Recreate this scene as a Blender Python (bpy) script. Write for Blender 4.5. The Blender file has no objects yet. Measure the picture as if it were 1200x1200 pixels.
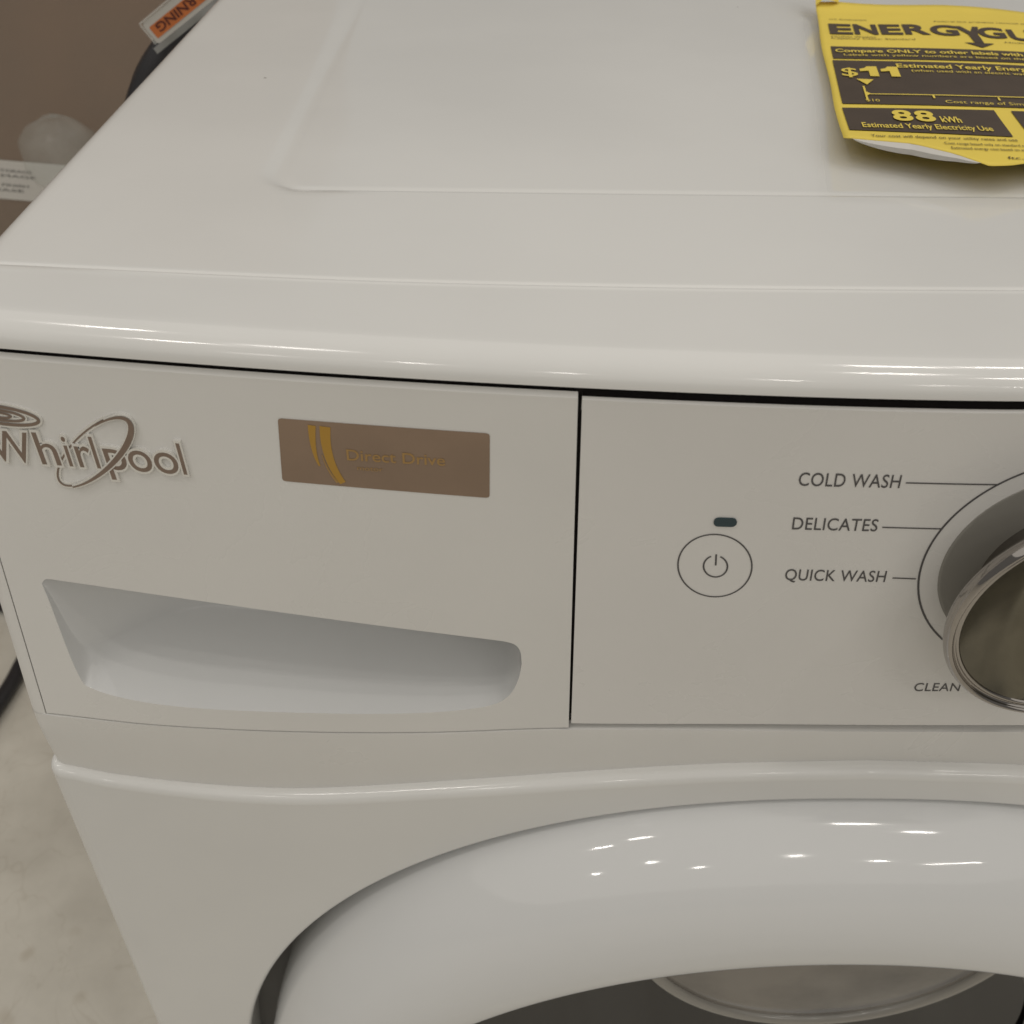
import bpy, math, random
from mathutils import Vector, Matrix
random.seed(4)
scene = bpy.context.scene
COL = scene.collection
R = math.radians

# ------------------------------------------------------------------ camera
cam_data = bpy.data.cameras.new('camera'); cam = bpy.data.objects.new('camera', cam_data); COL.objects.link(cam)
CAM = Vector((0.1912, -0.2805, 0.3275))
M3 = Matrix(((0.999962865845546, -0.005655145421338541, -0.006502788649963851),
             (-0.0015949609609014412, 0.6200923916359942, -0.7845271709346249),
             (0.008468945004886104, 0.7845084098755196, 0.6200603452931721)))
cam.matrix_world = Matrix.Translation(CAM) @ M3.to_4x4()
cam_data.sensor_fit = 'HORIZONTAL'; cam_data.sensor_width = 36.0
cam_data.lens = 36.0 * 1229.3 / 1200.0
cam_data.clip_start = 0.01; cam_data.clip_end = 100.0
cam_data.dof.use_dof = True; cam_data.dof.focus_distance = 0.40; cam_data.dof.aperture_fstop = 20.0
scene.camera = cam

# ------------------------------------------------------------------ light
world = bpy.data.worlds.new('World'); scene.world = world; world.use_nodes = True
bg = world.node_tree.nodes['Background']; bg.inputs[0].default_value = (1.0, .96, .905, 1); bg.inputs[1].default_value = 0.155
scene.view_settings.view_transform = 'Standard'; scene.view_settings.look = 'None'
scene.view_settings.exposure = 0.0; scene.view_settings.gamma = 1.0

def area(name, loc, sx, sy, power, color=(1, .955, .89), target=None):
    l = bpy.data.lights.new(name, 'AREA'); l.shape = 'RECTANGLE'; l.size = sx; l.size_y = sy; l.energy = power; l.color = color
    o = bpy.data.objects.new(name, l); COL.objects.link(o); o.location = loc
    d = (Vector(target) - Vector(loc)) if target else Vector((0, 0, -1))
    o.rotation_euler = d.to_track_quat('-Z', 'Y').to_euler()
    return o
for (x, y) in ((-3.3, -2.2), (-2.1, -1.6), (-3.1, 1.3), (2.4, -1.2), (3.6, -2.4), (2.5, 1.4), (3.4, 1.7)):
    area('ceiling_light', (x, y, 6.5), .60, .17, 19)
for (x, y) in ((-1.9, -5.6), (-3.9, -6.6), (-.6, -7.4), (1.7, -5.8), (3.6, -7.0)):
    area('ceiling_light', (x, y, 6.0), .26, .20, 8, target=(.3, 0, 0))  # added behind the camera to fill the front and dot the door
area('ceiling_fill', (0.4, -7.5, 7.2), 26, 29, 1150)  # broad added fill for the lit ceiling, stretched behind the camera

area('ceiling_tube', (5.6, -7.4, 6.0), 1.7, .12, 26, target=(.3, 0, 0))

# ------------------------------------------------------------------ materials
def mat(name, color, rough=.5, metal=0.0, spec=.5, noise=0.0, nscale=20.0, bump=0.0, bscale=300.0, coat=0.0, color2=None, trans=0.0, alpha=1.0):
    m = bpy.data.materials.new(name); m.use_nodes = True
    nt = m.node_tree; b = nt.nodes['Principled BSDF']
    b.inputs['Base Color'].default_value = (*color, 1); b.inputs['Roughness'].default_value = rough
    b.inputs['Metallic'].default_value = metal; b.inputs['Specular IOR Level'].default_value = spec
    b.inputs['Coat Weight'].default_value = coat; b.inputs['Coat Roughness'].default_value = .05
    b.inputs['Transmission Weight'].default_value = trans; b.inputs['Alpha'].default_value = alpha
    tc = nt.nodes.new('ShaderNodeTexCoord')
    if noise > 0:
        n = nt.nodes.new('ShaderNodeTexNoise'); n.inputs['Scale'].default_value = nscale; n.inputs['Detail'].default_value = 6
        nt.links.new(tc.outputs['Object'], n.inputs['Vector'])
        mx = nt.nodes.new('ShaderNodeMix'); mx.data_type = 'RGBA'
        c2 = color2 if color2 else tuple(c * (1 - noise) for c in color)
        mx.inputs[6].default_value = (*color, 1); mx.inputs[7].default_value = (*c2, 1)
        rp = nt.nodes.new('ShaderNodeMapRange'); rp.inputs[1].default_value = .35; rp.inputs[2].default_value = .65
        nt.links.new(n.outputs[0], rp.inputs[0]); nt.links.new(rp.outputs[0], mx.inputs[0]); nt.links.new(mx.outputs[2], b.inputs['Base Color'])
    if bump > 0:
        n2 = nt.nodes.new('ShaderNodeTexNoise'); n2.inputs['Scale'].default_value = bscale; n2.inputs['Detail'].default_value = 3
        nt.links.new(tc.outputs['Object'], n2.inputs['Vector'])
        bp = nt.nodes.new('ShaderNodeBump'); bp.inputs['Strength'].default_value = bump; bp.inputs['Distance'].default_value = .001
        nt.links.new(n2.outputs[0], bp.inputs['Height']); nt.links.new(bp.outputs[0], b.inputs['Normal'])
    return m
ENAMEL = mat('white_enamel', (.76, .755, .73), rough=.095, spec=.5, noise=.075, nscale=5, bump=.012, bscale=60)
PLASTIC = mat('white_satin_plastic', (.75, .74, .71), rough=.36, noise=.03, nscale=14, bump=.03, bscale=900)
GLOSSW = mat('white_gloss_plastic', (.72, .725, .72), rough=.06, noise=.02, nscale=12)
PANELM = mat('control_panel_film', (.75, .738, .712), rough=.30, noise=.03, nscale=12, bump=.02, bscale=1200)
SEAM = mat('dark_seam', (.016, .012, .012), rough=.8)
INK = mat('grey_print', (.085, .08, .08), rough=.5)
BADGE = mat('bronze_badge', (.25, .185, .145), rough=.3, metal=.3, noise=.1, nscale=200)
BADGEW = mat('badge_outline', (.80, .79, .76), rough=.18, metal=.55)
STICK = mat('bronze_sticker', (.30, .21, .145), rough=.22, noise=.14, nscale=30, metal=.1)
GOLD = mat('gold_print', (.46, .26, .04), rough=.5, metal=.1)
GOLDF = mat('faint_gold_print', (.40, .24, .08), rough=.5, metal=.1)
CHROME = mat('darkened_chrome', (.40, .375, .35), rough=.05, metal=1.0)  # base darkened in place of dark surroundings mirrored in the chrome
KFACE = mat('darkened_knob_face', (.20, .185, .145), rough=.26, metal=.9, noise=.3, nscale=60)  # dark olive base stands in for what the polished face reflects
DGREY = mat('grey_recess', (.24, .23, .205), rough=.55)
LED = mat('unlit_indicator', (.02, .045, .055), rough=.2)
GLASS = mat('dark_door_glass', (.010, .009, .009), rough=.05, spec=.4)
REFL = mat('glass_reflection_grey', (.22, .20, .175), rough=.10, spec=.6, noise=.55, nscale=14)  # grey of a reflection on the door glass, put into the colour
RUBBER = mat('dark_rubber', (.05, .052, .05), rough=.6, noise=.3, nscale=30)
YEL = mat('yellow_paper', (.86, .66, .10), rough=.6, noise=.06, nscale=25, bump=.15, bscale=90)
LBLK = mat('label_black_ink', (.075, .052, .035), rough=.5, noise=.15, nscale=60)
PAPERW = mat('white_paper', (.62, .60, .56), rough=.7)
CARD = mat('brown_cardboard', (.27, .20, .15), rough=.85, noise=.25, nscale=5, bump=.3, bscale=250, color2=(.235, .185, .145))
FLOOR = None
HOSE = mat('black_hose', (.02, .019, .021), rough=.4)
WRAP = mat('clear_plastic_wrap', (.66, .70, .66), rough=.18, noise=.3, nscale=30, bump=.6, bscale=40, alpha=.16)
GASKET = mat('grey_gasket', (.16, .155, .145), rough=.5, noise=.2, nscale=30)
REFLRIM = mat('pale_reflection_rim', (.30, .285, .255), rough=.15, spec=.6)  # paler tone painted as the highlight round that reflection
FILM = mat('clear_film', (.55, .55, .52), rough=.12, alpha=.10)
SLEEVE = mat('clear_plastic_sleeve', (.7, .7, .66), rough=.15, alpha=.35)
ORANGE = mat('orange_print', (.58, .17, .045), rough=.45, noise=.08, nscale=60)
REDINK = mat('dark_red_ink', (.10, .02, .012), rough=.5)
HCARD = mat('white_card', (.55, .53, .49), rough=.3)

def wear(m, speck=True):
    nt = m.node_tree; b = nt.nodes['Principled BSDF']; tc = nt.nodes['Texture Coordinate']
    n = nt.nodes.new('ShaderNodeTexNoise'); n.inputs['Scale'].default_value = 18; n.inputs['Detail'].default_value = 8; n.inputs['Distortion'].default_value = .8
    nt.links.new(tc.outputs['Object'], n.inputs['Vector'])
    r = nt.nodes.new('ShaderNodeMapRange'); r.inputs[1].default_value = .4; r.inputs[2].default_value = .75
    base = b.inputs['Roughness'].default_value; r.inputs[3].default_value = base * .75; r.inputs[4].default_value = base * 1.7
    nt.links.new(n.outputs[0], r.inputs[0]); nt.links.new(r.outputs[0], b.inputs['Roughness'])
    if speck:
        v = nt.nodes.new('ShaderNodeTexVoronoi'); v.inputs['Scale'].default_value = 26
        nt.links.new(tc.outputs['Object'], v.inputs['Vector'])
        c = nt.nodes.new('ShaderNodeMath'); c.operation = 'LESS_THAN'; c.inputs[1].default_value = .022
        nt.links.new(v.outputs['Distance'], c.inputs[0])
        w = nt.nodes.new('ShaderNodeSeparateColor'); nt.links.new(v.outputs['Color'], w.inputs[0])
        g = nt.nodes.new('ShaderNodeMath'); g.operation = 'GREATER_THAN'; g.inputs[1].default_value = .72; nt.links.new(w.outputs[0], g.inputs[0])
        k = nt.nodes.new('ShaderNodeMath'); k.operation = 'MULTIPLY'; nt.links.new(c.outputs[0], k.inputs[0]); nt.links.new(g.outputs[0], k.inputs[1])
        src = b.inputs['Base Color'].links[0].from_socket
        mx = nt.nodes.new('ShaderNodeMix'); mx.data_type = 'RGBA'; nt.links.new(k.outputs[0], mx.inputs[0]); nt.links.new(src, mx.inputs[6])
        mx.inputs[7].default_value = (.22, .19, .16, 1); nt.links.new(mx.outputs[2], b.inputs['Base Color'])
wear(ENAMEL); wear(GLOSSW); wear(PLASTIC); wear(PANELM, False)
def floor_mat():
    m = bpy.data.materials.new('polished_concrete'); m.use_nodes = True; nt = m.node_tree; b = nt.nodes['Principled BSDF']
    tc = nt.nodes.new('ShaderNodeTexCoord')
    def noise(sc, det, rough=.6, dist=0):
        n = nt.nodes.new('ShaderNodeTexNoise'); n.inputs['Scale'].default_value = sc; n.inputs['Detail'].default_value = det
        n.inputs['Roughness'].default_value = rough; n.inputs['Distortion'].default_value = dist
        nt.links.new(tc.outputs['Object'], n.inputs['Vector']); return n
    r = nt.nodes.new('ShaderNodeValToRGB'); e = r.color_ramp.elements
    e[0].position = .3; e[0].color = (.50, .47, .405, 1); e[1].position = .68; e[1].color = (.66, .63, .555, 1)
    nt.links.new(noise(7, 9, .62).outputs[0], r.inputs[0])
    v = noise(5, 3, .5, 2.5); r2 = nt.nodes.new('ShaderNodeValToRGB'); q = r2.color_ramp.elements
    q[0].position = .492; q[0].color = (1, 1, 1, 1); q[1].position = .508; q[1].color = (1, 1, 1, 1)
    mid = r2.color_ramp.elements.new(.5); mid.color = (.72, .68, .62, 1)
    nt.links.new(v.outputs[0], r2.inputs[0])
    mx = nt.nodes.new('ShaderNodeMix'); mx.data_type = 'RGBA'; mx.blend_type = 'MULTIPLY'; mx.inputs[0].default_value = .3
    nt.links.new(r.outputs[0], mx.inputs[6]); nt.links.new(r2.outputs[0], mx.inputs[7])
    s = noise(16, 2, .5); r3 = nt.nodes.new('ShaderNodeValToRGB'); q = r3.color_ramp.elements
    q[0].position = .70; q[0].color = (1, 1, 1, 1); q[1].position = .78; q[1].color = (.85, .82, .78, 1)
    nt.links.new(s.outputs[0], r3.inputs[0])
    m2 = nt.nodes.new('ShaderNodeMix'); m2.data_type = 'RGBA'; m2.blend_type = 'MULTIPLY'; m2.inputs[0].default_value = 1
    nt.links.new(mx.outputs[2], m2.inputs[6]); nt.links.new(r3.outputs[0], m2.inputs[7])
    nt.links.new(m2.outputs[2], b.inputs['Base Color']); b.inputs['Roughness'].default_value = .35
    return m
FLOOR = floor_mat()

# ------------------------------------------------------------------ helpers
def link(o, parent=None):
    COL.objects.link(o)
    if parent is not None: o.parent = parent
    return o
def mesh(name, verts, faces, material, parent=None, smooth=True, auto=40):
    me = bpy.data.meshes.new(name); me.from_pydata([tuple(v) for v in verts], [], faces); me.materials.append(material)
    me.validate(); me.update()
    if smooth:
        me.shade_smooth()
        if auto: me.set_sharp_from_angle(angle=R(auto))
    return link(bpy.data.objects.new(name, me), parent)
class MB:
    def __init__(s): s.v = []; s.f = []
    def grid(s, rows, cu=False, cv=False, flip=False):
        b = len(s.v); nr = len(rows); nc = len(rows[0])
        for r in rows: s.v += [tuple(p) for p in r]
        for i in range(nr if cv else nr - 1):
            for j in range(nc if cu else nc - 1):
                q = (b + i * nc + j, b + i * nc + (j + 1) % nc, b + ((i + 1) % nr) * nc + (j + 1) % nc, b + ((i + 1) % nr) * nc + j)
                s.f.append(q[::-1] if flip else q)
    def poly(s, pts, flip=False):
        b = len(s.v); s.v += [tuple(p) for p in pts]; f = list(range(b, b + len(pts))); s.f.append(f[::-1] if flip else f)
    def build(s, name, m, parent=None, smooth=True, auto=40, weld=False):
        o = mesh(name, s.v, s.f, m, parent, smooth, None if weld else auto)
        if weld:
            import bmesh
            bm = bmesh.new(); bm.from_mesh(o.data); bmesh.ops.remove_doubles(bm, verts=bm.verts, dist=1e-5)
            bmesh.ops.recalc_face_normals(bm, faces=bm.faces); bm.to_mesh(o.data); bm.free()
            if smooth: o.data.shade_smooth(); o.data.set_sharp_from_angle(angle=R(auto))
        return o
def tag(o, label=None, cat=None, group=None, kind=None):
    for k, v in (('label', label), ('category', cat), ('group', group), ('kind', kind)):
        if v: o[k] = v
    return o
def empty(name, loc=(0, 0, 0)):
    o = bpy.data.objects.new(name, None); COL.objects.link(o); o.location = loc; o.empty_display_size = .05; return o
def lerp(a, b, t): return a + (b - a) * t
def sstep(t): t = max(0, min(1, t)); return t * t * (3 - 2 * t)
def interp(x, xs, ys):
    if x <= xs[0]: return ys[0]
    for i in range(len(xs) - 1):
        if x <= xs[i + 1]: return lerp(ys[i], ys[i + 1], (x - xs[i]) / (xs[i + 1] - xs[i]))
    return ys[-1]
def spline(x, xs, ys):      # Catmull-Rom through the table
    n = len(xs)
    if x <= xs[0]: return ys[0]
    if x >= xs[-1]: return ys[-1]
    for i in range(n - 1):
        if x <= xs[i + 1]: break
    h = xs[i + 1] - xs[i]; t = (x - xs[i]) / h
    def sl(k):
        if k == 0: return (ys[1] - ys[0]) / (xs[1] - xs[0])
        if k == n - 1: return (ys[-1] - ys[-2]) / (xs[-1] - xs[-2])
        return (ys[k + 1] - ys[k - 1]) / (xs[k + 1] - xs[k - 1])
    a, b = sl(i) * h, sl(i + 1) * h
    return (2*t**3-3*t**2+1)*ys[i] + (t**3-2*t**2+t)*a + (-2*t**3+3*t**2)*ys[i+1] + (t**3-t**2)*b
def arange(a, b, n): return [lerp(a, b, i / (n - 1)) for i in range(n)]
def tube(name, pts, r, m, parent=None, n=12, mapf=None, prof=None):
    mb = MB(); rows = []
    P = [Vector(p) for p in pts]
    up = Vector((0, 0, 1))
    for i, p in enumerate(P):
        t = (P[min(i + 1, len(P) - 1)] - P[max(i - 1, 0)]).normalized()
        s = t.cross(up)
        if s.length < 1e-4: s = t.cross(Vector((1, 0, 0)))
        s.normalize(); u = s.cross(t).normalized()
        rr = r[i] if isinstance(r, (list, tuple)) else r
        rows.append([p + rr * (math.cos(2*math.pi*k/n) * s + math.sin(2*math.pi*k/n) * u) for k in range(n)])
    mb.grid(rows, cu=True); mb.poly(rows[0]); mb.poly(rows[-1], True)
    return mb.build(name, m, parent)
def text_verts(s, off=0.0, spacing=1.0, shear=0.0):
    cu = bpy.data.curves.new('t', 'FONT'); cu.body = s; cu.size = 1; cu.offset = off; cu.space_character = spacing; cu.shear = shear
    cu.resolution_u = 5
    o = bpy.data.objects.new('t', cu); COL.objects.link(o)
    bpy.context.view_layer.update()
    me = bpy.data.meshes.new_from_object(o.evaluated_get(bpy.context.evaluated_depsgraph_get()))
    v = [(p.co.x, p.co.y) for p in me.vertices]; f = [tuple(q.vertices) for q in me.polygons]
    bpy.data.objects.remove(o); bpy.data.curves.remove(cu); bpy.data.meshes.remove(me)
    x0 = min(a for a, _ in v); x1 = max(a for a, _ in v); CAP = .729
    return v, f, x0, x1, CAP
def text_obj(name, s, x0, z0, width, cap, fn, m, parent, off=0.0, spacing=1.0, shear=0.0, extr=0.0):
    """lettering whose outline starts at x0, base line z0, given width and capital height, laid on the surface fn(x, z, lift)"""
    v, f, a, b, CAP = text_verts(s, off, spacing, shear)
    sx = width / (b - a); sz = cap / CAP
    pts = [(x0 + (p - a) * sx, z0 + q * sz) for p, q in v]
    V = [fn(x, z, extr) for x, z in pts]; F = list(f)
    if extr > 0:
        n = len(V); V += [fn(x, z, -.0003) for x, z in pts]
        cnt = {}
        for q in f:
            for i in range(len(q)):
                e = (q[i], q[(i + 1) % len(q)]); cnt[e] = 1
        for (i, j) in cnt:
            if (j, i) not in cnt: F.append((j, i, i + n, j + n))
    return mesh(name, V, F, m, parent, smooth=False)

# ------------------------------------------------------------------ shared dimensions of the washer
W = .686; CX = W / 2; H = .1589; ZT = .1695; DEPTH = .74; ZF = -.79
B0, B1, TILT, NB = .005, .033, .1242, 1.676
def F(x, z):      # front surface of the console: bowed out across x, leaning back with height
    B = B0 + (B1 - B0) * z / H; u = abs((x - CX) / CX)
    return -B * (1 - u ** NB) + TILT * z
def on(x, z, lift=0.0): return (x, F(x, z) - .0002 - lift, z)

# floor
fl = MB(); fl.grid([[(x, y, ZF) for x in arange(-14, 14, 13)] for y in arange(-14, 14, 13)], flip=False)
tag(fl.build('floor', FLOOR, smooth=False), kind='structure')

washer = empty('washing_machine', (CX, .35, ZF)); tag(washer, 'white front-loading washing machine with detergent drawer, round dial and round door', 'washing machine')
INV = Matrix.Translation(Vector((-CX, -.35, -ZF)))
PARTS = []
def adopt(o):     # children are modelled in world space, then attached without moving
    PARTS.append(o); return o

# ------------------------------------------------------------------ cabinet
cb = MB()
ys = [.03, .2, .4, .6, DEPTH]
prof = [(W, DEPTH), (0, DEPTH)]
rows = []
for z in (ZF + .02, -.4, 0.0, ZT - .012):
    rows.append([(0.0005, y, z) for y in reversed(ys)])
cb.grid(rows)
rows = [[(W - .0005, y, z) for y in ys] for z in (ZF + .02, -.4, 0.0, ZT - .012)]
cb.grid(rows)
cb.grid([[(x, DEPTH, z) for x in (0.0005, W - .0005)] for z in (ZF + .02, ZT - .012)])
cabinet = cb.build('cabinet', ENAMEL, washer)
for (x, y) in ((.06, .08), (W - .06, .08), (.06, .66), (W - .06, .66)):
    tube('foot', [(x, y, ZF), (x, y, ZF + .008), (x, y, ZF + .03)], [.022, .022, .014], RUBBER, washer)

# ------------------------------------------------------------------ top panel: height field + rounded rim
CREASE_X = [0, .017, .164, .343, .522, .669, W]; CREASE_Y = [.058, .0555, .0438, .0405, .0438, .0555, .058]
def top_z(x, y):
    z = ZT - .0008 * sstep(abs(x - CX) / CX)
    yc = spline(x, CREASE_X, CREASE_Y)
    z -= .0015 * sstep((y - yc) / .0055 + .1) + .0008 * math.exp(-((y - yc - .0035) / .0013) ** 2) - .0003 * math.exp(-((y - yc + .0006) / .0009) ** 2)
    # raised field with rounded corners
    xl, xr, y0, y1 = .086, W - .086, .1285 - .004 * (x - .1) / .4, DEPTH - .06
    rc = .022
    dx = max(xl + rc - x, x - (xr - rc), 0); dy = max(y0 + rc - y, y - (y1 - rc), 0)
    d = rc - math.hypot(dx, dy) if (dx > 0 and dy > 0) else min(x - xl, xr - x, y - y0, y1 - y)
    soft = lerp(.026, .0062, sstep((x - .088) / .02) * sstep((xr - x) / .02))
    z -= .0008 * sstep(d / soft) + .0008 * math.exp(-((d - soft * .5) / (soft * .30)) ** 2)
    z += .00035 * math.sin(x * 13 + 1) * math.sin(y * 9 + .5)
    return z
def rim_y(x): return F(x, H) - .0012
RV, RH = .0089, .0120      # vertical and horizontal radius of the front rim
xs = [ .0 + .010 * (1 - math.cos(math.pi / 2 * i / 8)) for i in range(8)] + arange(.010, W - .010, 240) + [W - .010 * (1 - math.cos(math.pi / 2 * i / 8)) for i in reversed(range(8))]
tp = MB(); rows = []
def side_drop(x):
    e = min(x, W - x)
    return 0 if e >= .010 else .010 - math.sqrt(max(0, .010**2 - (.010 - e)**2))
ang = [i / 14 for i in range(15)]
for t in ang:       # quarter round, from the lower lip up
    a = t * math.pi / 2; row = []
    for x in xs:
        yf = rim_y(x) + (.010 - math.sqrt(max(0, .01**2 - max(0, .01 - min(x, W - x))**2))) * .8
        row.append((x, yf + RH * (1 - math.cos(a)), top_z(x, yf + RH) - RV * (1 - math.sin(a)) - side_drop(x) * t))
    rows.append(row)
under = [(p[0], p[1] + .006, p[2] - .0002) for p in rows[0]]
rows.insert(0, under)
yy = arange(.0, .03, 14)[1:] + arange(.03, .06, 48)[1:] + arange(.06, .118, 14)[1:] + arange(.118, .142, 30)[1:] + arange(.142, .25, 24)[1:] + arange(.25, DEPTH, 60)[1:]
for s in yy:
    row = []
    for x in xs:
        y0 = rim_y(x) + RH
        y = y0 + (DEPTH - y0) * s / DEPTH
        row.append((x, y, top_z(x, y) - side_drop(x)))
    rows.append(row)
tp.grid(rows)
# skirts down the sides
for sgn, xi in ((0, 0), (1, -1)):
    tp.grid([[r[xi] for r in rows[1:]], [(r[xi][0], r[xi][1], ZT - .016) for r in rows[1:]]], flip=bool(sgn))
top = tp.build('top_panel', ENAMEL, washer, auto=50)

# ------------------------------------------------------------------ dark cavity seen in the seams
sm = MB()
def seam(xa, xb, za, zb): sm.grid([[(x, F(x, z) + .0048, z) for x in arange(xa, xb, 40)] for z in arange(za, zb, 6)])
seam(.0078, W - .0078, .149, H + .0035); seam(.0062, .014, -.006, .149); seam(.204, .232, -.006, .149); seam(W - .014, W - .0062, -.006, .149); seam(.014, .204, -.010, .0035); seam(.232, W - .014, -.006, .009)
sm.build('seam_backing', SEAM, washer)

# ------------------------------------------------------------------ console frame: side margins and the trim under the drawer
CR = .006
def plan(yfun, x_in=0.0, back=.05, r=CR, x0=0.0, x1=W, nmid=120):
    """outline seen from above: left side, corner, bowed front, corner, right side"""
    pts = []
    yl = yfun(x0 + r)
    pts += [(x0, back), (x0, lerp(back, yl + r, .5)), (x0, yl + r)]
    for i in range(1, 8):
        a = math.pi / 2 * i / 8; pts.append((x0 + r - r * math.cos(a), yl + r - r * math.sin(a)))
    pts += [(x, yfun(x)) for x in arange(x0 + r, x1 - r, nmid)]
    yr = yfun(x1 - r)
    for i in range(1, 8):
        a = math.pi / 2 * i / 8; pts.append((x1 - r + r * math.sin(a), yr + r - r * math.cos(a)))
    pts += [(x1, yr + r), (x1, lerp(back, yr + r, .5)), (x1, back)]
    return pts
DL = .0078        # left edge of the drawer
for mir in (False, True):
    sidem = MB()
    rows = []
    for z in arange(.0009, H + .002, 16):
        yl = F(.006, z); row = [(0, .06, z), (0, .035, z), (0, yl + CR, z)]
        for i in range(1, 9):
            a = math.pi / 2 * i / 8; row.append((CR - CR * math.cos(a), yl + CR - CR * math.sin(a), z))
        row += [(DL - .0006, F(DL, z), z), (DL - .0005, F(DL, z) + .006, z)]
        if mir: row = [(W - p[0], p[1], p[2]) for p in row]
        rows.append(row)
    sidem.grid(rows, flip=mir)
    sidem.build('console_side_trim', PLASTIC, washer, auto=60)

SX = [0, .008, .025, .067, .106, .16, .23, .28, .343]
SZ = [-.0325, -.0345, -.0395, -.0455, -.0465, -.0405, -.0310, -.0255, -.0225]
def zs(x): return spline(min(x, W - x), SX, SZ)
DBX = [0, .0088, .0499, .1048, .16, .2173, .343]; DBZ = [.0019, .0019, -.003, -.0055, -.0047, -.0008, .0]
def zdb(x):       # lower edge of drawer and panel
    return spline(min(x, W - x), DBX, DBZ)
def yfp(x):       # front sheet
    u = abs((x - CX) / CX); return -.0012 - .0078 * (1 - u ** 2.0)
tr = MB(); rows = []
for k in range(15):
    t = k / 14
    inw = -.0005 + .0032 * (t ** 1.5)
    pl_ = plan(lambda x: F(x, 0) + (inw if .0075 < x < W - .0075 or t > .2 else max(0, inw)), r=CR, x0=0, x1=W)
    rows.append([(x, y, lerp(zdb(x) - .0010, zs(x) - .001, t)) for x, y in pl_])
back = [(x, y + (.005 if 0.007 < x < W - .007 else 0), z + .0003) for x, y, z in rows[0]]
tr.grid([back] + rows)
trim = tr.build('console_lower_trim', PLASTIC, washer, auto=50)

# ------------------------------------------------------------------ front sheet with its ledge and door opening
OA, OB, ON, OCZ = .300, .3006, 2.3, -.340
def sell(th, a, b, n, cz):
    c, s = math.cos(th), math.sin(th)
    return (CX + a * math.copysign(abs(c) ** (2 / n), c), cz + b * math.copysign(abs(s) ** (2 / n), s))
def halfopen(x):
    u = abs((x - CX) / OA)
    return None if u >= 1 else OB * (1 - u ** ON) ** (1 / ON)
ZB = ZF + .11
front = MB()
RLG = .0045
def ledge_rows():
    rows = []
    pin = plan(lambda x: F(x, 0) + .008, r=.005, x0=.001, x1=W - .001)
    
    rows.append([(x, y, zs(x) - .0005) for x, y in pin])
    for k in range(9):
        a = math.pi / 2 * k / 8
        inset = RLG * (1 - math.sin(a))
        pp = plan(lambda x: yfp(x) + inset, r=.007 - inset * .4, x0=inset * .5 - .0020, x1=W - inset * .5 + .0020)
        rows.append([(x, y, zs(x) - RLG * (1 - math.cos(a))) for x, y in pp])
    return rows
lr = ledge_rows(); front.grid(lr)
# corner sides below the ledge
pcol = plan(yfp, r=.007, x0=-.0020, x1=W + .0020)
corner_l = [p for p in pcol if p[0] <= .0050 + 1e-5]; corner_r = [p for p in pcol if p[0] >= W - .0050 - 1e-5]
for cset, sg in ((corner_l, 1), (corner_r, -1)):
    front.grid([[(x + sg * .0016 * (k / 20) * min(1, abs((.0050 if sg > 0 else W - .0050) - x) / .007), y, lerp(zs(x) - RLG, ZB, (k / 20))) for x, y in cset] for k in range(21)])
x0, x1 = .0050, W - .0050
cols = arange(x0, CX - OA - .0002, 6)
cols += [CX - OA * math.cos(math.pi * i / 180) for i in range(1, 180)]
cols += arange(CX + OA + .0002, x1, 6)
cols = sorted(cols)
def column(x, za, zb, n): return [(x, yfp(x) + 0.0, lerp(za, zb, (k / n))) for k in range(n + 1)]
up, lo = [], []
for x in cols:
    h = halfopen(x); zt_, zb_ = (OCZ, OCZ) if h is None else (OCZ + h, OCZ - h)
    up.append(column(x, zs(x) - RLG, zt_, 14)); lo.append(column(x, zb_, ZB, 14))
front.grid(up, flip=True); front.grid(lo, flip=True)
# rolled edge round the opening
N = 220; rows = []
for k in range(8):
    a = math.pi / 2 * k / 7; rr = .004
    row = []
    for i in range(N):
        x, z = sell(2 * math.pi * i / N, OA - rr * (math.sin(a)) * .6, OB - rr * math.sin(a) * .6, ON, OCZ)
        row.append((x, yfp(x) + rr * (1 - math.cos(a)), z))
    rows.append(row)
rows.append([(p[0], p[1] + .03, p[2]) for p in rows[-1]])
front.grid(rows, cu=True)
frontp = front.build('front_panel', ENAMEL, washer, auto=40)
kick = MB(); kick.grid([[(x, yfp(x) + .004, z) for x in arange(.002, W - .002, 40)] for z in (ZB + .002, ZF + .02)], flip=True)
kick.build('kick_plate', PLASTIC, washer)
# gasket well behind the door
well = MB()
well.grid([[(*sell(2 * math.pi * i / N, OA - .0026, OB - .0026, ON, OCZ)[:1], .024, sell(2 * math.pi * i / N, OA - .0026, OB - .0026, ON, OCZ)[1]) for i in range(N)],
           [(*sell(2 * math.pi * i / N, .17, .17, 2, OCZ)[:1], .03, sell(2 * math.pi * i / N, .17, .17, 2, OCZ)[1]) for i in range(N)]], cu=True)
well.build('door_gasket', GASKET, washer)

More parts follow.
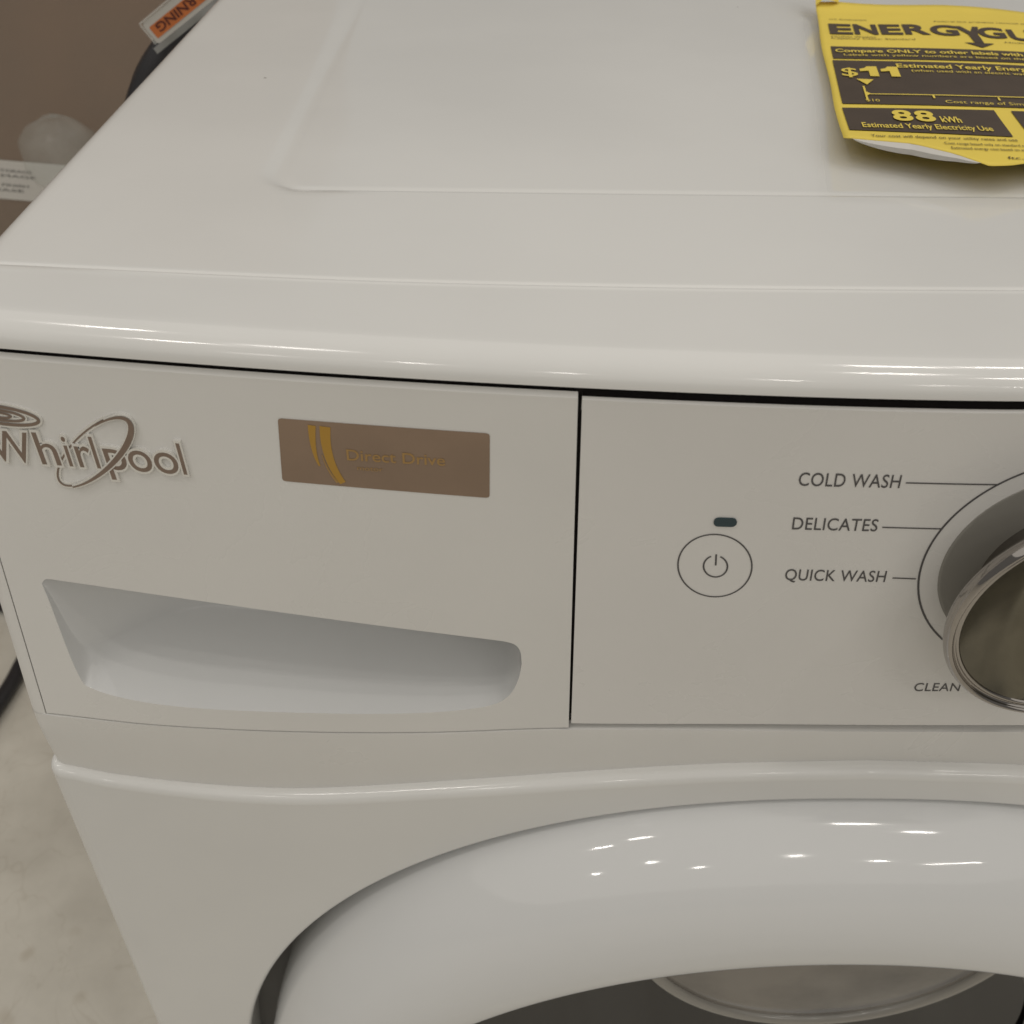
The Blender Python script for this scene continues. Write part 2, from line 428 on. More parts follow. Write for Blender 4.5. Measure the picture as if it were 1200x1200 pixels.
# ------------------------------------------------------------------ door: thick white ring, glass dish
door = MB(); rows = []
IA, IB, IN, ICZ = .255, .256, 2.1, -.370
def ring_pt(i, s, y):
    th = 2 * math.pi * i / N
    ox, oz = sell(th, OA - .0150, OB - .0045, ON, OCZ + .001); ix, iz = sell(th, IA, IB, IN, ICZ)
    return (lerp(ox, ix, s), y, lerp(oz, iz, s))
PR = [(0.03, .028), (0.0, .010), (.0, -.002), (.012, -.010), (.045, -.0175), (.10, -.0245), (.18, -.0315), (.28, -.0375), (.38, -.0415), (.5, -.0445), (.62, -.0462), (.74, -.0468), (.86, -.0462), (.94, -.0445), (.985, -.0415), (1.0, -.037), (1.005, -.028), (1.01, .0)]
def prof_at(t):
    k = t * (len(PR) - 1); idx = list(range(len(PR)))
    return spline(k, idx, [p[0] for p in PR]), spline(k, idx, [p[1] for p in PR])
for k in range(70):
    s, y = prof_at(k / 69); rows.append([ring_pt(i, s, y) for i in range(N)])
door.grid(rows, cu=True)
doorr = door.build('door', GLOSSW, washer, auto=80)
gl = MB(); rows = []
for s, y in ((1.0, .0), (.97, .012), (.90, .022), (.80, .030), (.6, .036), (.4, .04), (.2, .042), (.01, .043)):
    rows.append([(CX + (sell(2*math.pi*i/N, IA, IB, IN, ICZ)[0] - CX) * s, y, ICZ + (sell(2*math.pi*i/N, IA, IB, IN, ICZ)[1] - ICZ) * s) for i in range(N)])
gl.grid(rows, cu=True)
glass = gl.build('glass_surround', GLASS, doorr, auto=80)
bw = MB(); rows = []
BR, BCX, BCZ = .101, CX + .015, -.155  # shallow pale dome shaped as the reflection on the door glass
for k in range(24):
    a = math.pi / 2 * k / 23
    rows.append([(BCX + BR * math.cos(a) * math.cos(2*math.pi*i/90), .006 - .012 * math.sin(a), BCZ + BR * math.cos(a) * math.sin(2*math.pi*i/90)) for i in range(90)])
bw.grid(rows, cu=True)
rows2 = [[(BCX + (BR + .004 * math.cos(b)) * math.cos(2*math.pi*i/90), .004 - .004 * math.sin(b), BCZ + (BR + .004 * math.cos(b)) * math.sin(2*math.pi*i/90)) for i in range(90)] for b in [2*math.pi*k/10 for k in range(10)]]
brm = MB(); brm.grid(rows2, cu=True, cv=True); brm.build('reflection_rim', REFLRIM, doorr, auto=80)  # ring added as the reflection's bright edge
refl = bw.build('glass_reflection', REFL, doorr, auto=80)

# ------------------------------------------------------------------ detergent drawer with its scooped pull
DR, DT = .2153, .1574
def drx(z): return lerp(.2171, .2133, z / DT) 
PTX = [.0208, .0225, .0254, .065, .109, .150, .1870, .1925, .1958, .1974, .1978]
PTZ = [.0660, .0679, .0681, .0636, .0582, .0530, .0484, .0474, .0455, .0415, .036]
PBX = [.0208, .0217, .0238, .0258, .0285, .0330, .0420, .0560, .0730, .0924, .115, .140, .165, .1808, .1865, .1909, .1945, .1970, .1978]
PBZ = [.0660, .0580, .0320, .0190, .0160, .0135, .0105, .0078, .0062, .0055, .0052, .0055, .0073, .0102, .0122, .0152, .0205, .0290, .036]
PL_, PR_ = .0208, .1978
def pt(x): return spline(x, PTX, PTZ)
def pb(x): return min(spline(x, PBX, PBZ), pt(x))
dz = MB()
pc = [PL_ + (PR_ - PL_) * (.5 - .5 * math.cos(math.pi * i / 150)) for i in range(151)]
CH = .0016
def strip(x, za, zb, n): return [on(x, lerp(za, zb, k / n), 0) for k in range(n + 1)]
cols = [strip(x, zdb(x), DT - CH, 12) for x in arange(DL, PL_, 6)]
dz.grid(cols)
cols = []
for x in pc: cols.append(strip(x, pt(x), DT - CH, 12))
dz.grid(cols)
cols = []
for x in pc: cols.append(strip(x, zdb(x), pb(x), 4))
dz.grid(cols)
rows = []
for k in range(14):
    z = lerp(0, 1, k / 13); rows.append([on(x_, lerp(zdb(x_), DT - CH, z)) for x_ in [lerp(PR_, drx(lerp(0, DT, z)), j / 8) for j in range(9)]])
dz.grid(rows)
# chamfered top edge, and turned-back sides
xt = arange(DL, drx(DT), 60)
dz.grid([[on(x, DT - CH) for x in xt], [(x, F(x, DT) + .0006, DT - .0004) for x in xt], [(x, F(x, DT) + .0012, DT) for x in xt], [(x, F(x, DT) + .0018, DT - .0006) for x in xt], [(x, F(x, DT) + .0020, DT - .006) for x in xt]])
zz = arange(0.0, DT - CH, 20)
dz.grid([[on(DL, max(z, zdb(DL)), 0) for z in zz], [(DL + .0003, F(DL, z) + .006, max(z, zdb(DL))) for z in zz]])
dz.grid([[on(drx(z), z, 0) for z in zz], [(drx(z) - .0003, F(drx(z), z) + .006, z) for z in zz]], flip=True)
dz.grid([[on(x, zdb(x), 0) for x in xt], [(x, F(x, 0) + .006, zdb(x) + .0003) for x in xt]], flip=True)
drawer = dz.build('detergent_drawer', PLASTIC, washer, auto=30)
# scoop
sc = MB(); rows = []
DM = .046
NT = 60
def depth(x, t):
    l = (x - PL_) / .050; lf = math.sin(min(1, max(0, l)) * math.pi / 2) ** .9
    r = (PR_ - x) / .014; rf = math.sqrt(max(0, 1 - (1 - min(1, max(0, r))) ** 2.2))
    q = 1 - (1 - min(1, t / .21)) ** 1.3
    return DM * q * lf * rf
for x in pc:
    row = []
    for k in range(NT + 1):
        t = (k / NT) ** 1.6
        z = lerp(pb(x), pt(x), t)
        d = depth(x, t)
        row.append((x, F(x, z) - .0002 + d, z))
    # the hidden roof of the pull
    zt_ = pt(x); d1 = depth(x, 1.0)
    row.append((x, F(x, zt_) - .0002 + d1, zt_ + .004 * min(1, d1 / .01)))
    row.append((x, F(x, zt_) + d1 * .5, zt_ + .004 * min(1, d1 / .01)))
    row.append((x, F(x, zt_) + .0008 * min(1, d1 / .003), zt_ + .0012 * min(1, d1 / .01)))
    row.append((x, F(x, zt_) - .0002, zt_))
    rows.append(row)
sc.grid(rows)
scoop = sc.build('drawer_pull', GLOSSW, drawer, auto=60)

# rounded bronze sticker
def rrect(x0, x1, z0, z1, r, n=6):
    pts = []
    for cx, cz, a0 in ((x1 - r, z1 - r, 0), (x0 + r, z1 - r, 90), (x0 + r, z0 + r, 180), (x1 - r, z0 + r, 270)):
        for k in range(n + 1): a = R(a0 + 90 * k / n); pts.append((cx + r * math.cos(a), cz + r * math.sin(a)))
    return pts
def skew(pts, q):    # unit square to quad corners q = (tl, tr, br, bl)
    out = []
    for u, v in pts:
        a = lerp(q[0][0], q[1][0], u), lerp(q[0][1], q[1][1], u); b = lerp(q[3][0], q[2][0], u), lerp(q[3][1], q[2][1], u)
        out.append((lerp(b[0], a[0], v), lerp(b[1], a[1], v)))
    return out
SQ = ((.1181, .1420), (.1862, .1411), (.1860, .1152), (.1166, .1174))
def decal_quad(name, q, r, m, parent, fn, lift, nx=24, asp=2.6):
    mb = MB(); rows = []
    for i in range(nx + 1):
        u = i / nx; u = .5 - .5 * math.cos(math.pi * u)
        ru = r / asp
        e = min(u, 1 - u); ins = 0 if e >= ru else r - math.sqrt(max(0, r * r - ((ru - e) * asp) ** 2))
        rows.append([fn(*skew([(u, v)], q)[0], lift) for v in (ins, .5, 1 - ins)])
    mb.grid(rows); return mb.build(name, m, parent, smooth=False)
st = decal_quad('motor_sticker', SQ, .04, STICK, drawer, on, .00015)
def ribbon(name, pts, w, m, parent, fn, lift, closed=False, extr=0.0):
    mb = MB(); n = len(pts); a_, b_ = [], []
    for i in range(n):
        p0 = pts[(i - 1) % n] if closed else pts[max(i - 1, 0)]; p1 = pts[(i + 1) % n] if closed else pts[min(i + 1, n - 1)]
        dx, dy = p1[0] - p0[0], p1[1] - p0[1]; L = math.hypot(dx, dy) or 1
        ww = w[i] if isinstance(w, (list, tuple)) else w
        nx, ny = -dy / L * ww / 2, dx / L * ww / 2
        a_.append((pts[i][0] + nx, pts[i][1] + ny)); b_.append((pts[i][0] - nx, pts[i][1] - ny))
    rows = [[fn(*p, lift) for p in a_], [fn(*p, lift) for p in b_]]
    if extr > 0: rows = [[fn(*p, -.0003) for p in a_]] + rows + [[fn(*p, -.0003) for p in b_]]
    mb.grid(rows, cu=closed)
    return mb.build(name, m, parent, smooth=False)
def qcurve(p0, p1, p2, n=16):
    return [((1-t)**2*p0[0]+2*t*(1-t)*p1[0]+t*t*p2[0], (1-t)**2*p0[1]+2*t*(1-t)*p1[1]+t*t*p2[1]) for t in arange(0, 1, n)]
ribbon('printed_swoosh', qcurve((.1333, .1400), (.1318, .1272), (.1372, .1182)), [lerp(.0036, .0022, i/15) for i in range(16)], GOLD, st, on, .0003)
ribbon('printed_swoosh', qcurve((.1290, .1402), (.1280, .1300), (.1300, .1245)), [lerp(.0026, .0006, i/15) for i in range(16)], GOLD, st, on, .0003)
ribbon('printed_swoosh', qcurve((.1312, .1290), (.1322, .1230), (.1354, .1182)), [lerp(.0003, .0008, i/15) for i in range(16)], GOLDF, st, on, .0003)
text_obj('printed_lettering', 'Direct Drive', .1394, .1276, .0322, .0044, lambda x, z, l: on(x, z, l + .0003), GOLDF, st, off=.008)
text_obj('printed_lettering', 'motor', .1425, .1238, .0085, .0019, lambda x, z, l: on(x, z, l + .0003), GOLDF, st)

# raised badge: pale outline plate with bronze letters on it
def badge_words(name, s, x0, z0, w, cap, sp=1.0):
    text_obj('badge_plate', s, x0 - .0006, z0, w + .0012, cap, on, BADGEW, drawer, off=.052, spacing=sp, extr=.0012, shear=-.09)
    text_obj('badge_letter', s, x0, z0, w, cap, lambda x, z, l: on(x, z, .00125), BADGE, drawer, off=.002, spacing=sp, shear=-.09)
for ch, xa, wd in (('W', .0158, .0156), ('h', .0330, .0080), ('i', .0430, .0020), ('r', .0468, .0052), ('l', .0526, .0021), ('p', .0566, .0076), ('o', .0650, .0080), ('o', .0739, .0081), ('l', .0825, .0021)):
    badge_words('badge', ch, xa, .1182, wd, .0125 if ch == 'W' else .0129)
def slant(pts, cz, k=-.118): return [(x + k * (z - cz), z) for x, z in pts]
def ell(cx, cz, a, b, rot, n, t0=0, t1=360):
    out = []
    for i in range(n):
        t = R(lerp(t0, t1, i / (n - 1) if t1 - t0 < 360 else i / n)); u, v = a * math.cos(t), b * math.sin(t)
        c, s = math.cos(R(rot)), math.sin(R(rot)); out.append((cx + u * c - v * s, cz + u * s + v * c))
    return out
EC = (.0534, .1243, .0200, .0066, 43)
ribbon('badge_plate', ell(*EC, 90), .0021, BADGEW, drawer, on, .0006, closed=True, extr=1)
ribbon('badge_swoosh', ell(*EC, 90), .0006, BADGE, drawer, on, .0008, closed=True)
e1 = ell(*EC, 60, -150, 62)
ribbon('badge_plate', e1[:56], [.0014 + .0014 * math.sin(math.pi * i / 55) for i in range(56)], BADGEW, drawer, on, .0015, extr=1)
ribbon('badge_swoosh', e1, [.0005 + .0015 * math.sin(math.pi * i / 59) ** 1.5 for i in range(60)], BADGE, drawer, on, .0017)
for a, b, w in ((.0135, .0032, .0011), (.0085, .0019, .0009), (.0040, .0009, .0008)):
    ribbon('badge_plate', ell(.0232, .1357, a, b, -4, 60), w * 2.4, BADGEW, drawer, on, .0008, closed=True, extr=1)
    ribbon('badge_swirl', ell(.0232, .1357, a, b, -4, 60), w, BADGE, drawer, on, .0010, closed=True)

# ------------------------------------------------------------------ control panel
PX0 = lambda z: lerp(.2181, .2146, z / .157); PT_ = .1562
cp = MB(); rows = []
pbz = lambda x: .0019 + .0010 * sstep((x - .22) / .08)
cols_n = 90
for k in range(24):
    v = k / 23; row = []
    for i in range(cols_n):
        u = i / (cols_n - 1); zt0 = lerp(.003, PT_ - .0008, v); x = lerp(PX0(zt0), W - DL, u); z = lerp(pbz(x), PT_ - .0008, v)
        row.append(on(x, z, 0))
    rows.append(row)
cp.grid(rows)
tr_ = rows[-1]; cp.grid([tr_, [(x, y + .0009, z + .0007) for x, y, z in tr_], [(x, y + .0016, z + .0004) for x, y, z in tr_], [(x, y + .0020, z - .005) for x, y, z in tr_]])
lf = [r[0] for r in rows]; cp.grid([lf, [(x + .0003, y + .006, z) for x, y, z in lf]], flip=True)
br = rows[0]; cp.grid([br, [(x, y + .006, z + .0003) for x, y, z in br]], flip=True)
rt = [r[-1] for r in rows]; cp.grid([rt, [(x, y + .006, z) for x, y, z in rt]])
panel = cp.build('control_panel', PANELM, washer, auto=30, weld=True)
lb = lambda s, xa, z0, w, cap: text_obj('printed_lettering', s, xa, z0, w, cap, lambda x, z, l: on(x, z, .00015), INK, panel, off=.004, spacing=1.05, shear=-.11)
lb('COLD WASH', .2852, .1256, .0326, .0057)
lb('DELICATES', .2864, .1068, .0285, .0056)
lb('QUICK WASH', .2884, .0832, .0350, .0056)
lb('CLEAN', .3486, .0242, .0178, .0050)
DX, DZ, DRAD = .3845, .0880, .0502
def line(p, q, w=.00055): ribbon('printed_line', [(lerp(p[0], q[0], t), lerp(p[1], q[1], t)) for t in arange(0, 1, 8)], w, INK, panel, on, .00015)
for za, xa, xe in ((.1278, .3193, .3492), (.1086, .3164, .3366), (.0852, .3256, .3338)):
    line((xa, za), (xe, za - .0003))
ribbon('printed_ring', slant(ell(DX, DZ, DRAD, DRAD, 0, 120), DZ), .00075, INK, panel, on, .00015, closed=True)
ribbon('button_ring', slant(ell(.2637, .0888, .0127, .0147, 0, 70), .0888), .00055, INK, panel, on, .00015, closed=True)
ribbon('power_symbol', slant(ell(.2639, .0888, .0041, .0050, 0, 40, 112, 428), .0888), .0006, INK, panel, on, .00015)
ribbon('power_symbol', [(.2639, .0893), (.2634, .0945)], .0006, INK, panel, on, .00015)
ledm = MB(); pts = rrect(.2606, .2682, .1073, .1110, .00165)
ledm.poly([on(x, z, .0005) for x, z in pts]); ledm.grid([[on(x, z, .0005) for x, z in pts], [on(x, z, -.0005) for x, z in pts]], cu=True)
ledm.build('indicator_light', LED, panel, smooth=False)

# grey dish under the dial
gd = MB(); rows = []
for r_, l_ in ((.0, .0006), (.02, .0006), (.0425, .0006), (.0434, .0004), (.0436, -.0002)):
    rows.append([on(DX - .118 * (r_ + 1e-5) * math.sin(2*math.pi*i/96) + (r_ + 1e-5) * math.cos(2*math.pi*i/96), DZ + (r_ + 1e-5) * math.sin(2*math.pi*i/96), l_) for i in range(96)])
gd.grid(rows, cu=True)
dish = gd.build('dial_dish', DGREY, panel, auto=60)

# cycle dial
KY = F(DX, DZ); dF = (F(DX, DZ + .01) - F(DX, DZ - .01)) / .02
tilt = math.atan(dF)
def kpt(r, a, out):     # dial space: radius, angle, distance out of the panel
    u, v = r * math.cos(a), r * math.sin(a)
    return (DX + u, KY - out * math.cos(tilt) + v * math.sin(tilt), DZ + v * math.cos(tilt) + out * math.sin(tilt))
KR = .0470
kp = [(.0300, .0), (.0300, .006), (.0320, .012), (.0410, .0160), (.0455, .0190), (.0468, .0210), (.0472, .0228), (.0468, .0244), (.0462, .0254), (.0455, .0257), (.0448, .0252), (.0444, .0244), (.0440, .0239), (.0436, .0239), (.0431, .0242), (.0425, .0241), (.0420, .0234)]
kb = MB(); rows = []
for t in arange(0, len(kp) - 1, 64):
    idx = list(range(len(kp))); r_ = spline(t, idx, [p[0] for p in kp]); o_ = spline(t, idx, [p[1] for p in kp])
    rows.append([kpt(r_, 2*math.pi*i/110, o_) for i in range(110)])
kb.grid(rows, cu=True, flip=True)
dial = kb.build('cycle_dial', CHROME, washer, auto=80)
kf = MB()
def face_out(u, v):
    r_ = math.hypot(u, v) / .0420
    g = math.exp(-(abs(u) / .0150) ** 4)                      # upright grip across the middle
    return .0205 + .0029 * r_ ** 6 - .007 * (1 - r_ ** 2) * (1 - g) + .0085 * g * (1 - r_ ** 4)
rows = []
for r_ in [.0420 * i / 40 for i in range(1, 41)]:
    rows.append([kpt(r_, 2*math.pi*i/140, face_out(r_ * math.cos(2*math.pi*i/140), r_ * math.sin(2*math.pi*i/140))) for i in range(140)])
kf.grid(rows, cu=True); kf.poly(rows[0])
kf.build('dial_face', KFACE, dial, auto=70)

# ------------------------------------------------------------------ yellow energy label on the top
LT = Vector((.380, .420)); LB_ = Vector((.3350, .1744)); LL = (LB_ - LT).length
LVd = (LB_ - LT) / LL; LUd = Vector((math.cos(R(-4)), math.sin(R(-4))))
def lab(s, t, lift=0.0):
    k = sstep((t - .19) / .08)
    up = .0042 * k + .0008 * math.sin(s * 42) * k + .0012 * math.sin(s * 45 + t * 14 - 3) + .004 * sstep((.02 - t) / .03)
    p = LT + LUd * s + LVd * (t + 2.9 * (up if t > .02 else 0))
    return (p.x, p.y, ZT + .0050 + up + lift)
def bot(s): return interp(s, [0, .0054, .0268, .0431, .055, .0640, .0731, .12, .18], [.2490, .2500, .2538, .2649, .2775, .2760, .2720, .266, .262])
LW = .182
lbl = empty('energy_label', lab(.09, .14)); tag(lbl, 'yellow paper energy label with black printing, lying on the white washer top', 'label')
pm = MB(); rows = []
NS, NTT = 70, 60
def grid_sheet(mb, lift, tedge=0.0):
    rows = []
    for i in range(NS + 1):
        s = LW * i / NS; t0 = .0036 * (1 - sstep(s / .013)) + interp(s, [0, .0064, .074, .123, .18], [0, .0021, .0066, .0141, .02])
        rows.append([lab(s + (.0004 * math.sin(j * .2) if i == 0 else 0), lerp(t0, bot(s), j / NTT), lift) for j in range(NTT + 1)])
    mb.grid(rows); return rows
top_rows = grid_sheet(pm, 0.0)
paper = pm.build('paper', YEL, lbl, auto=0)
sol = paper.modifiers.new('thick', 'SOLIDIFY'); sol.thickness = .00025; sol.offset = -1
# creased corner folded up at the top left
fc = MB(); fc.grid([[lab(-.0003, .012, .001), lab(.004, .010, .004), lab(.010, .009, .003), lab(.0135, .006, .001)],
                    [lab(-.001, -.004, .006), lab(.004, -.010, .016), lab(.0105, -.006, .009), lab(.0145, -.002, .003)],
                    [lab(.0005, -.010, .010), lab(.005, -.020, .019), lab(.0095, -.013, .013), lab(.0125, -.008, .006)]])
fc.build('folded_corner', YEL, lbl)
# white back showing where the lower edge curls
cu_ = MB(); rows = []
for i in range(30):
    s = lerp(.003, .052, i / 29); w = .0045 * math.sin(math.pi * i / 29) ** .7
    b = bot(s); p = lab(s, b, 0)
    rows.append([(p[0], p[1], p[2] - .0002), (p[0] - .0002, p[1] - w * .7, p[2] - w * .35), (p[0], p[1] - w * .5, p[2] - w * .9)])
cu_.grid(rows); cu_.build('curled_edge', PAPERW, lbl)
def lbox(name, s0, s1, t0, t1, m=LBLK, lift=.0004, dt0=0.0, dt1=0.0):
    mb = MB(); nx = max(2, int((s1 - s0) / .003)); nt_ = max(1, int((t1 - t0) / .003))
    mb.grid([[lab(lerp(s0, s1, i / nx), lerp(t0 + dt0 * i / nx, t1 + dt1 * i / nx, j / nt_), lift) for j in range(nt_ + 1)] for i in range(nx + 1)])
    return mb.build(name, m, lbl, auto=0)
fm = MB(); fm.grid([[tuple((LT + LUd * s_ + LVd * t_).to_3d() + Vector((0, 0, ZT + .0018 + .0009 * math.sin(t_ * 40 + s_ * 9) ** 2))) for t_ in arange(.02, .305, 20)] for s_ in arange(-.008, .19, 14)])
fm.build('clear_film', FILM, lbl)
lbox('black_band', .0044, .176, .0996, .1238, dt0=.004, dt1=-.001)
lbox('black_band', .0038, .176, .1272, .2017, dt0=.002, dt1=-.004)
lbox('black_band', .0030, .0722, .2081, .2396, dt1=.0025, dt0=-.003)
lbox('black_band', .0802, .176, .2052, .2412)
def lt(s, s0, t0, w, cap, m=LBLK, off=.01, lift=.0004, sp=1.0):      # t0 = base line
    return text_obj('printed_lettering', s, s0, -t0, w, cap, lambda x, z, l: lab(x, -z, lift), m, lbl, off=off, spacing=sp)
for ch, s0, w, t in (('E', .0056, .0130, .0722), ('N', .0196, .0130, .0718), ('E', .0342, .0118, .0712), ('R', .0472, .0138, .0706), ('G', .0615, .0150, .0718), ('G', .0872, .0150, .0748), ('U', .1040, .0140, .0775), ('I', .1198, .0050, .079), ('D', .1265, .0150, .081), ('E', .1430, .0125, .083)):
    lt(ch, s0, t, w, .0225, off=.034)
# the Y whose stem is an arrow pointing down
ym = MB()
for poly in ([(.0748, .0512), (.0792, .0514), (.0832, .0630), (.0858, .0518), (.0890, .0520), (.0865, .0690), (.0870, .0870), (.0820, .0868), (.0810, .0690)], [(.0762, .0868), (.0925, .0875), (.0846, .0966)]):
    ym.poly([lab(s, t, .0004) for s, t in poly])
ym.build('printed_arrow', LBLK, lbl, smooth=False)
lt('U.S. Government', .0071, .0405, .0215, .0028, off=0)
lt('Federal law prohibits removal of this label before purchase', .0663, .0420, .095, .0026, off=0)
lt('Clothes Washer', .0058, .0795, .0250, .0030, off=0)
lt('Capacity Class: Standard', .0058, .0835, .0450, .0030, off=.0)
lt('Model', .0990, .0850, .0120, .0026, off=0)
lt('Compare ONLY to other labels with', .0062, .1128, .0975, .0062, m=YEL, off=.02, lift=.0009)
lt('Labels with yellow numbers are based on the same test', .0102, .1200, .115, .0042, m=YEL, off=.0, lift=.0009)
lt('$', .0068, .1575, .0078, .0150, m=YEL, off=.008, lift=.0009)
lt('Estimated Yearly Energy', .0348, .1408, .0690, .0072, m=YEL, off=.015, lift=.0009)
lt('(when used with an electric water heater)', .0412, .1480, .0750, .0042, m=YEL, off=.0, lift=.0009)
lt('$10', .0146, .1990, .0062, .0038, m=YEL, off=-.005, lift=.0009)
lt('Cost range of Similar Models', .0510, .1982, .0600, .0046, m=YEL, off=-.005, lift=.0009)
am = MB()
for s_ in (.0160, .0262):      # the two wide numeral ones
    am.poly([lab(s_ + u, t, .0009) for u, t in ((.0038, .1400), (.0086, .1400), (.0086, .1575), (.0042, .1575), (.0042, .1478), (.0000, .1490), (.0000, .1448), (.0026, .1430))])
am.poly([lab(s, t, .0009) for s, t in ((.0130, .1625), (.0212, .1632), (.0174, .1720))])
am.grid([[lab(s, .1868 - .03 * (s - .015), .0009) for s in arange(.0155, .170, 60)], [lab(s, .1879 - .03 * (s - .015), .0009) for s in arange(.0155, .170, 60)]])
am.grid([[lab(.0150, .1745, .0009), lab(.0150, .1965, .0009)], [lab(.0159, .1745, .0009), lab(.0159, .1965, .0009)]])
for s in (.0460, .0770, .108, .139): am.grid([[lab(s, .1868, .0009), lab(s, .1915, .0009)], [lab(s + .001, .1868, .0009), lab(s + .001, .1915, .0009)]])
am.poly([lab(s, t, .0009) for s, t in ((.0155, .1830), (.0178, .1868), (.0155, .1905))])
am.build('printed_scale', YEL, lbl, smooth=False)
lt('88', .0235, .2262, .0185, .0150, m=YEL, sp=1.12, off=.03, lift=.0009)
lt('kWh', .0440, .2270, .0090, .0085, m=YEL, off=.02, lift=.0009)
lt('Estimated Yearly Electricity Use', .0088, .2370, .0560, .0066, m=YEL, off=.012, lift=.0009)
lt('Your cost will depend on your utility rates and use', .0110, .2478, .0620, .0034, off=.0)
lt('Cost range based only on standard capacity models', .0400, .2545, .0480, .0030, off=0)
lt('Estimated energy cost based on six wash loads a week', .0420, .2600, .0500, .0030, off=0)
lt('ftc.gov/energy', .0640, .2700, .0300, .0034, off=0)

# ------------------------------------------------------------------ things beside the washer
box = empty('cardboard_box', (-.70, 1.28, ZF)); tag(box, 'tall brown cardboard box standing beyond the left side of the washer', 'cardboard box')
bm_ = MB(); BX0, BX1, BY0, BY1, BZ1 = -1.30, -.090, .97, 1.6, .62
def slab(mb, x0, x1, y0, y1, z0, z1, bev=.004):
    c = [(x0, y0), (x1, y0), (x1, y1), (x0, y1)]
    ins = [(x0 + bev, y0 + bev), (x1 - bev, y0 + bev), (x1 - bev, y1 - bev), (x0 + bev, y1 - bev)]
    mb.grid([[(x, y, z0) for x, y in ins], [(x, y, z0 + bev) for x, y in c], [(x, y, z1 - bev) for x, y in c], [(x, y, z1) for x, y in ins]], cu=True)
    mb.poly([(x, y, z0) for x, y in ins], True); mb.poly([(x, y, z1) for x, y in ins])
slab(bm_, BX0, BX1, BY0, BY1, ZF + .001, BZ1)
bm_.build('box_body', CARD, box, smooth=False)
# white paper label with four printed rows
rot_l = R(-4.5)
def side_lab(u, v, lift=0): return (-.70 + u * math.cos(rot_l) - v * math.sin(rot_l), BY0 - .001 - lift, -.1286 + u * math.sin(rot_l) + v * math.cos(rot_l))
pl2 = MB(); pl2.grid([[side_lab(u, v, .0) for v in (-.0245, 0, .0245)] for u in (0, .2, .46)])
pl2.build('shipping_label', PAPERW, box, smooth=False)
for k, (s, w_) in enumerate((('DO NOT STACK MORE THAN FOUR CARTONS HIGH DURING STORAGE', .312), ('HANDLE WITH CARE TO PREVENT DAMAGE', .316), ('IF CARTON IS OPENED NOTE ANY DAMAGE TO THE FINISH', .305), ('KEEP THIS SIDE UP AT ALL TIMES PLEASE', .298))):
    text_obj('printed_lettering', s, 0.005, (.0105, .0040, -.0075, -.0140)[k], w_, .0032, lambda x, z, l: side_lab(x, z, .0006), INK, box)

# crumpled clear wrap bulging from the box
wr = MB(); rows = []
for i in range(25):
    a = math.pi * i / 24; row = []
    for j in range(40):
        b = 2 * math.pi * j / 40
        rr = 1 + .025 * math.sin(3 * b + 4 * a) + .02 * math.sin(7 * b + a * 3) + .015 * math.sin(11 * a + 2 * b)
        row.append((-.322 + .046 * rr * math.sin(a) * math.cos(b), .925 + .038 * rr * math.sin(a) * math.sin(b), -.103 + .043 * rr * math.cos(a)))
    rows.append(row)
wr.grid(rows, cu=True)
tag(wr.build('plastic_wrap', WRAP, auto=0), 'small crumpled bulge of clear plastic wrap in front of the brown box', 'plastic wrap')

# black hose arching behind the washer's left edge
hp = [(-.06, .55, -.35), (-.090, .55, -.12), (-.101, .55, 0), (-.099, .55, .045), (-.089, .56, .076), (-.074, .565, .098), (-.054, .57, .116), (-.034, .58, .126), (-.030, .60, .120)]
hs = [tuple(spline(t, list(range(9)), [p[k] for p in hp]) for k in range(3)) for t in arange(0, 8, 60)]
tag(tube('drain_hose', hs, .013, HOSE), 'black corrugated hose curving up behind the left edge of the washer', 'hose')

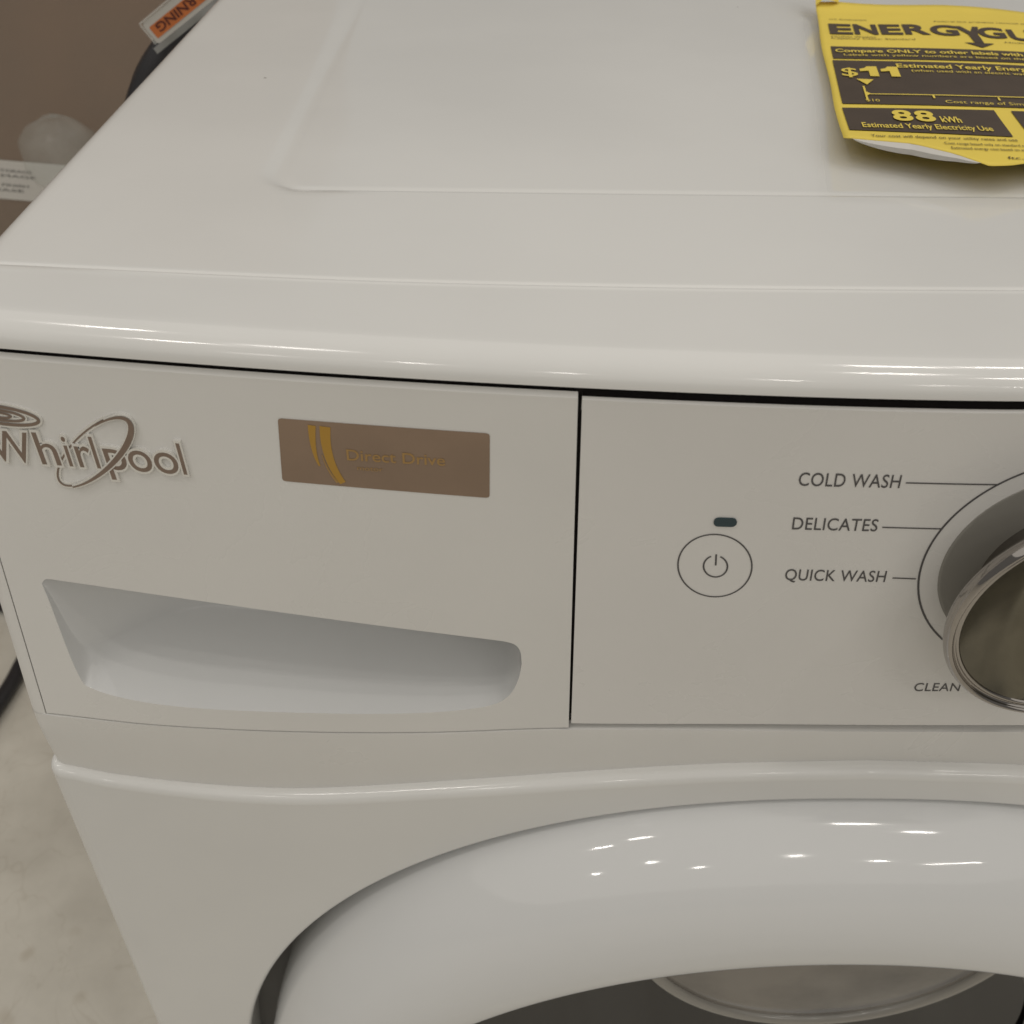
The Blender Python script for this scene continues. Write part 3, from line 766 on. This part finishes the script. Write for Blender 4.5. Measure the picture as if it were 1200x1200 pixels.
# orange warning tag in a clear sleeve
tg = empty('warning_tag', (-.05, .55, .14)); tag(tg, 'orange and white warning tag in clear plastic sticking out behind the washer', 'tag')
TA = math.atan2(.0220, .0330); c_, s_ = math.cos(TA), math.sin(TA)
def tagp(u, v, lift=0): u *= 1.1185; v *= 1.1185; return (-.0745 + u * c_ - v * s_, .55 - lift, .1219 + u * s_ + v * c_)
tm = MB(); tm.poly([tagp(u, v) for u, v in [(x, z) for x, z in rrect(-.0005, .068, -.0085, .0065, .0022)]]); tm.grid([[tagp(u, v) for u, v in rrect(-.0005, .068, -.0085, .0065, .0022)], [tagp(u, v, -.0008) for u, v in rrect(-.0005, .068, -.0085, .0065, .0022)]], cu=True)
tm.build('card', HCARD, tg, smooth=False)
to = MB(); to.poly([tagp(u, v, .0004) for u, v in rrect(.0022, .066, -.0058, .0024, .0010)]); to.build('orange_band', ORANGE, tg, smooth=False)
text_obj('printed_lettering', 'WARNING', 0, 0, .052, .0056, lambda x, z, l: tagp(.0585 - x, .0014 - z, .0008), REDINK, tg, off=.02)
tube('sleeve_edge', [tagp(-.0012, .0065, .001), tagp(-.0012, -.0075, .001)], .0008, SLEEVE, tg)
tube('sleeve_edge', [tagp(-.0012, .0072, .001), tagp(.066, .0080, .001)], .0008, SLEEVE, tg)
sl = MB(); sl.grid([[tagp(u, v, .002 - .001 * math.sin(u * 300)) for v in (-.0125, -.0105, -.0085)] for u in arange(-.004, .066, 30)])
sl.build('sleeve_flap', SLEEVE, tg)

# hose loop on the floor
lp = [(-.60, .45, ZF + .012), (-.525, .56, ZF + .012), (-.504, .68, ZF + .012), (-.498, .75, ZF + .012), (-.505, .82, ZF + .012), (-.56, .88, ZF + .012), (-.68, .90, ZF + .012)]
ls = [tuple(spline(t, list(range(7)), [p[k] for p in lp]) for k in range(3)) for t in arange(0, 6, 60)]
tag(tube('power_cord', ls, .011, HOSE), 'black cord looped on the concrete floor left of the washer', 'cord')

# attach parts: everything was modelled in world space
bpy.context.view_layer.update()
for o in list(scene.objects):
    if o.type == 'MESH' and o.parent is not None:
        root = o.parent
        if root.type == 'EMPTY': o.matrix_parent_inverse = Matrix.Translation(-Vector(root.location))
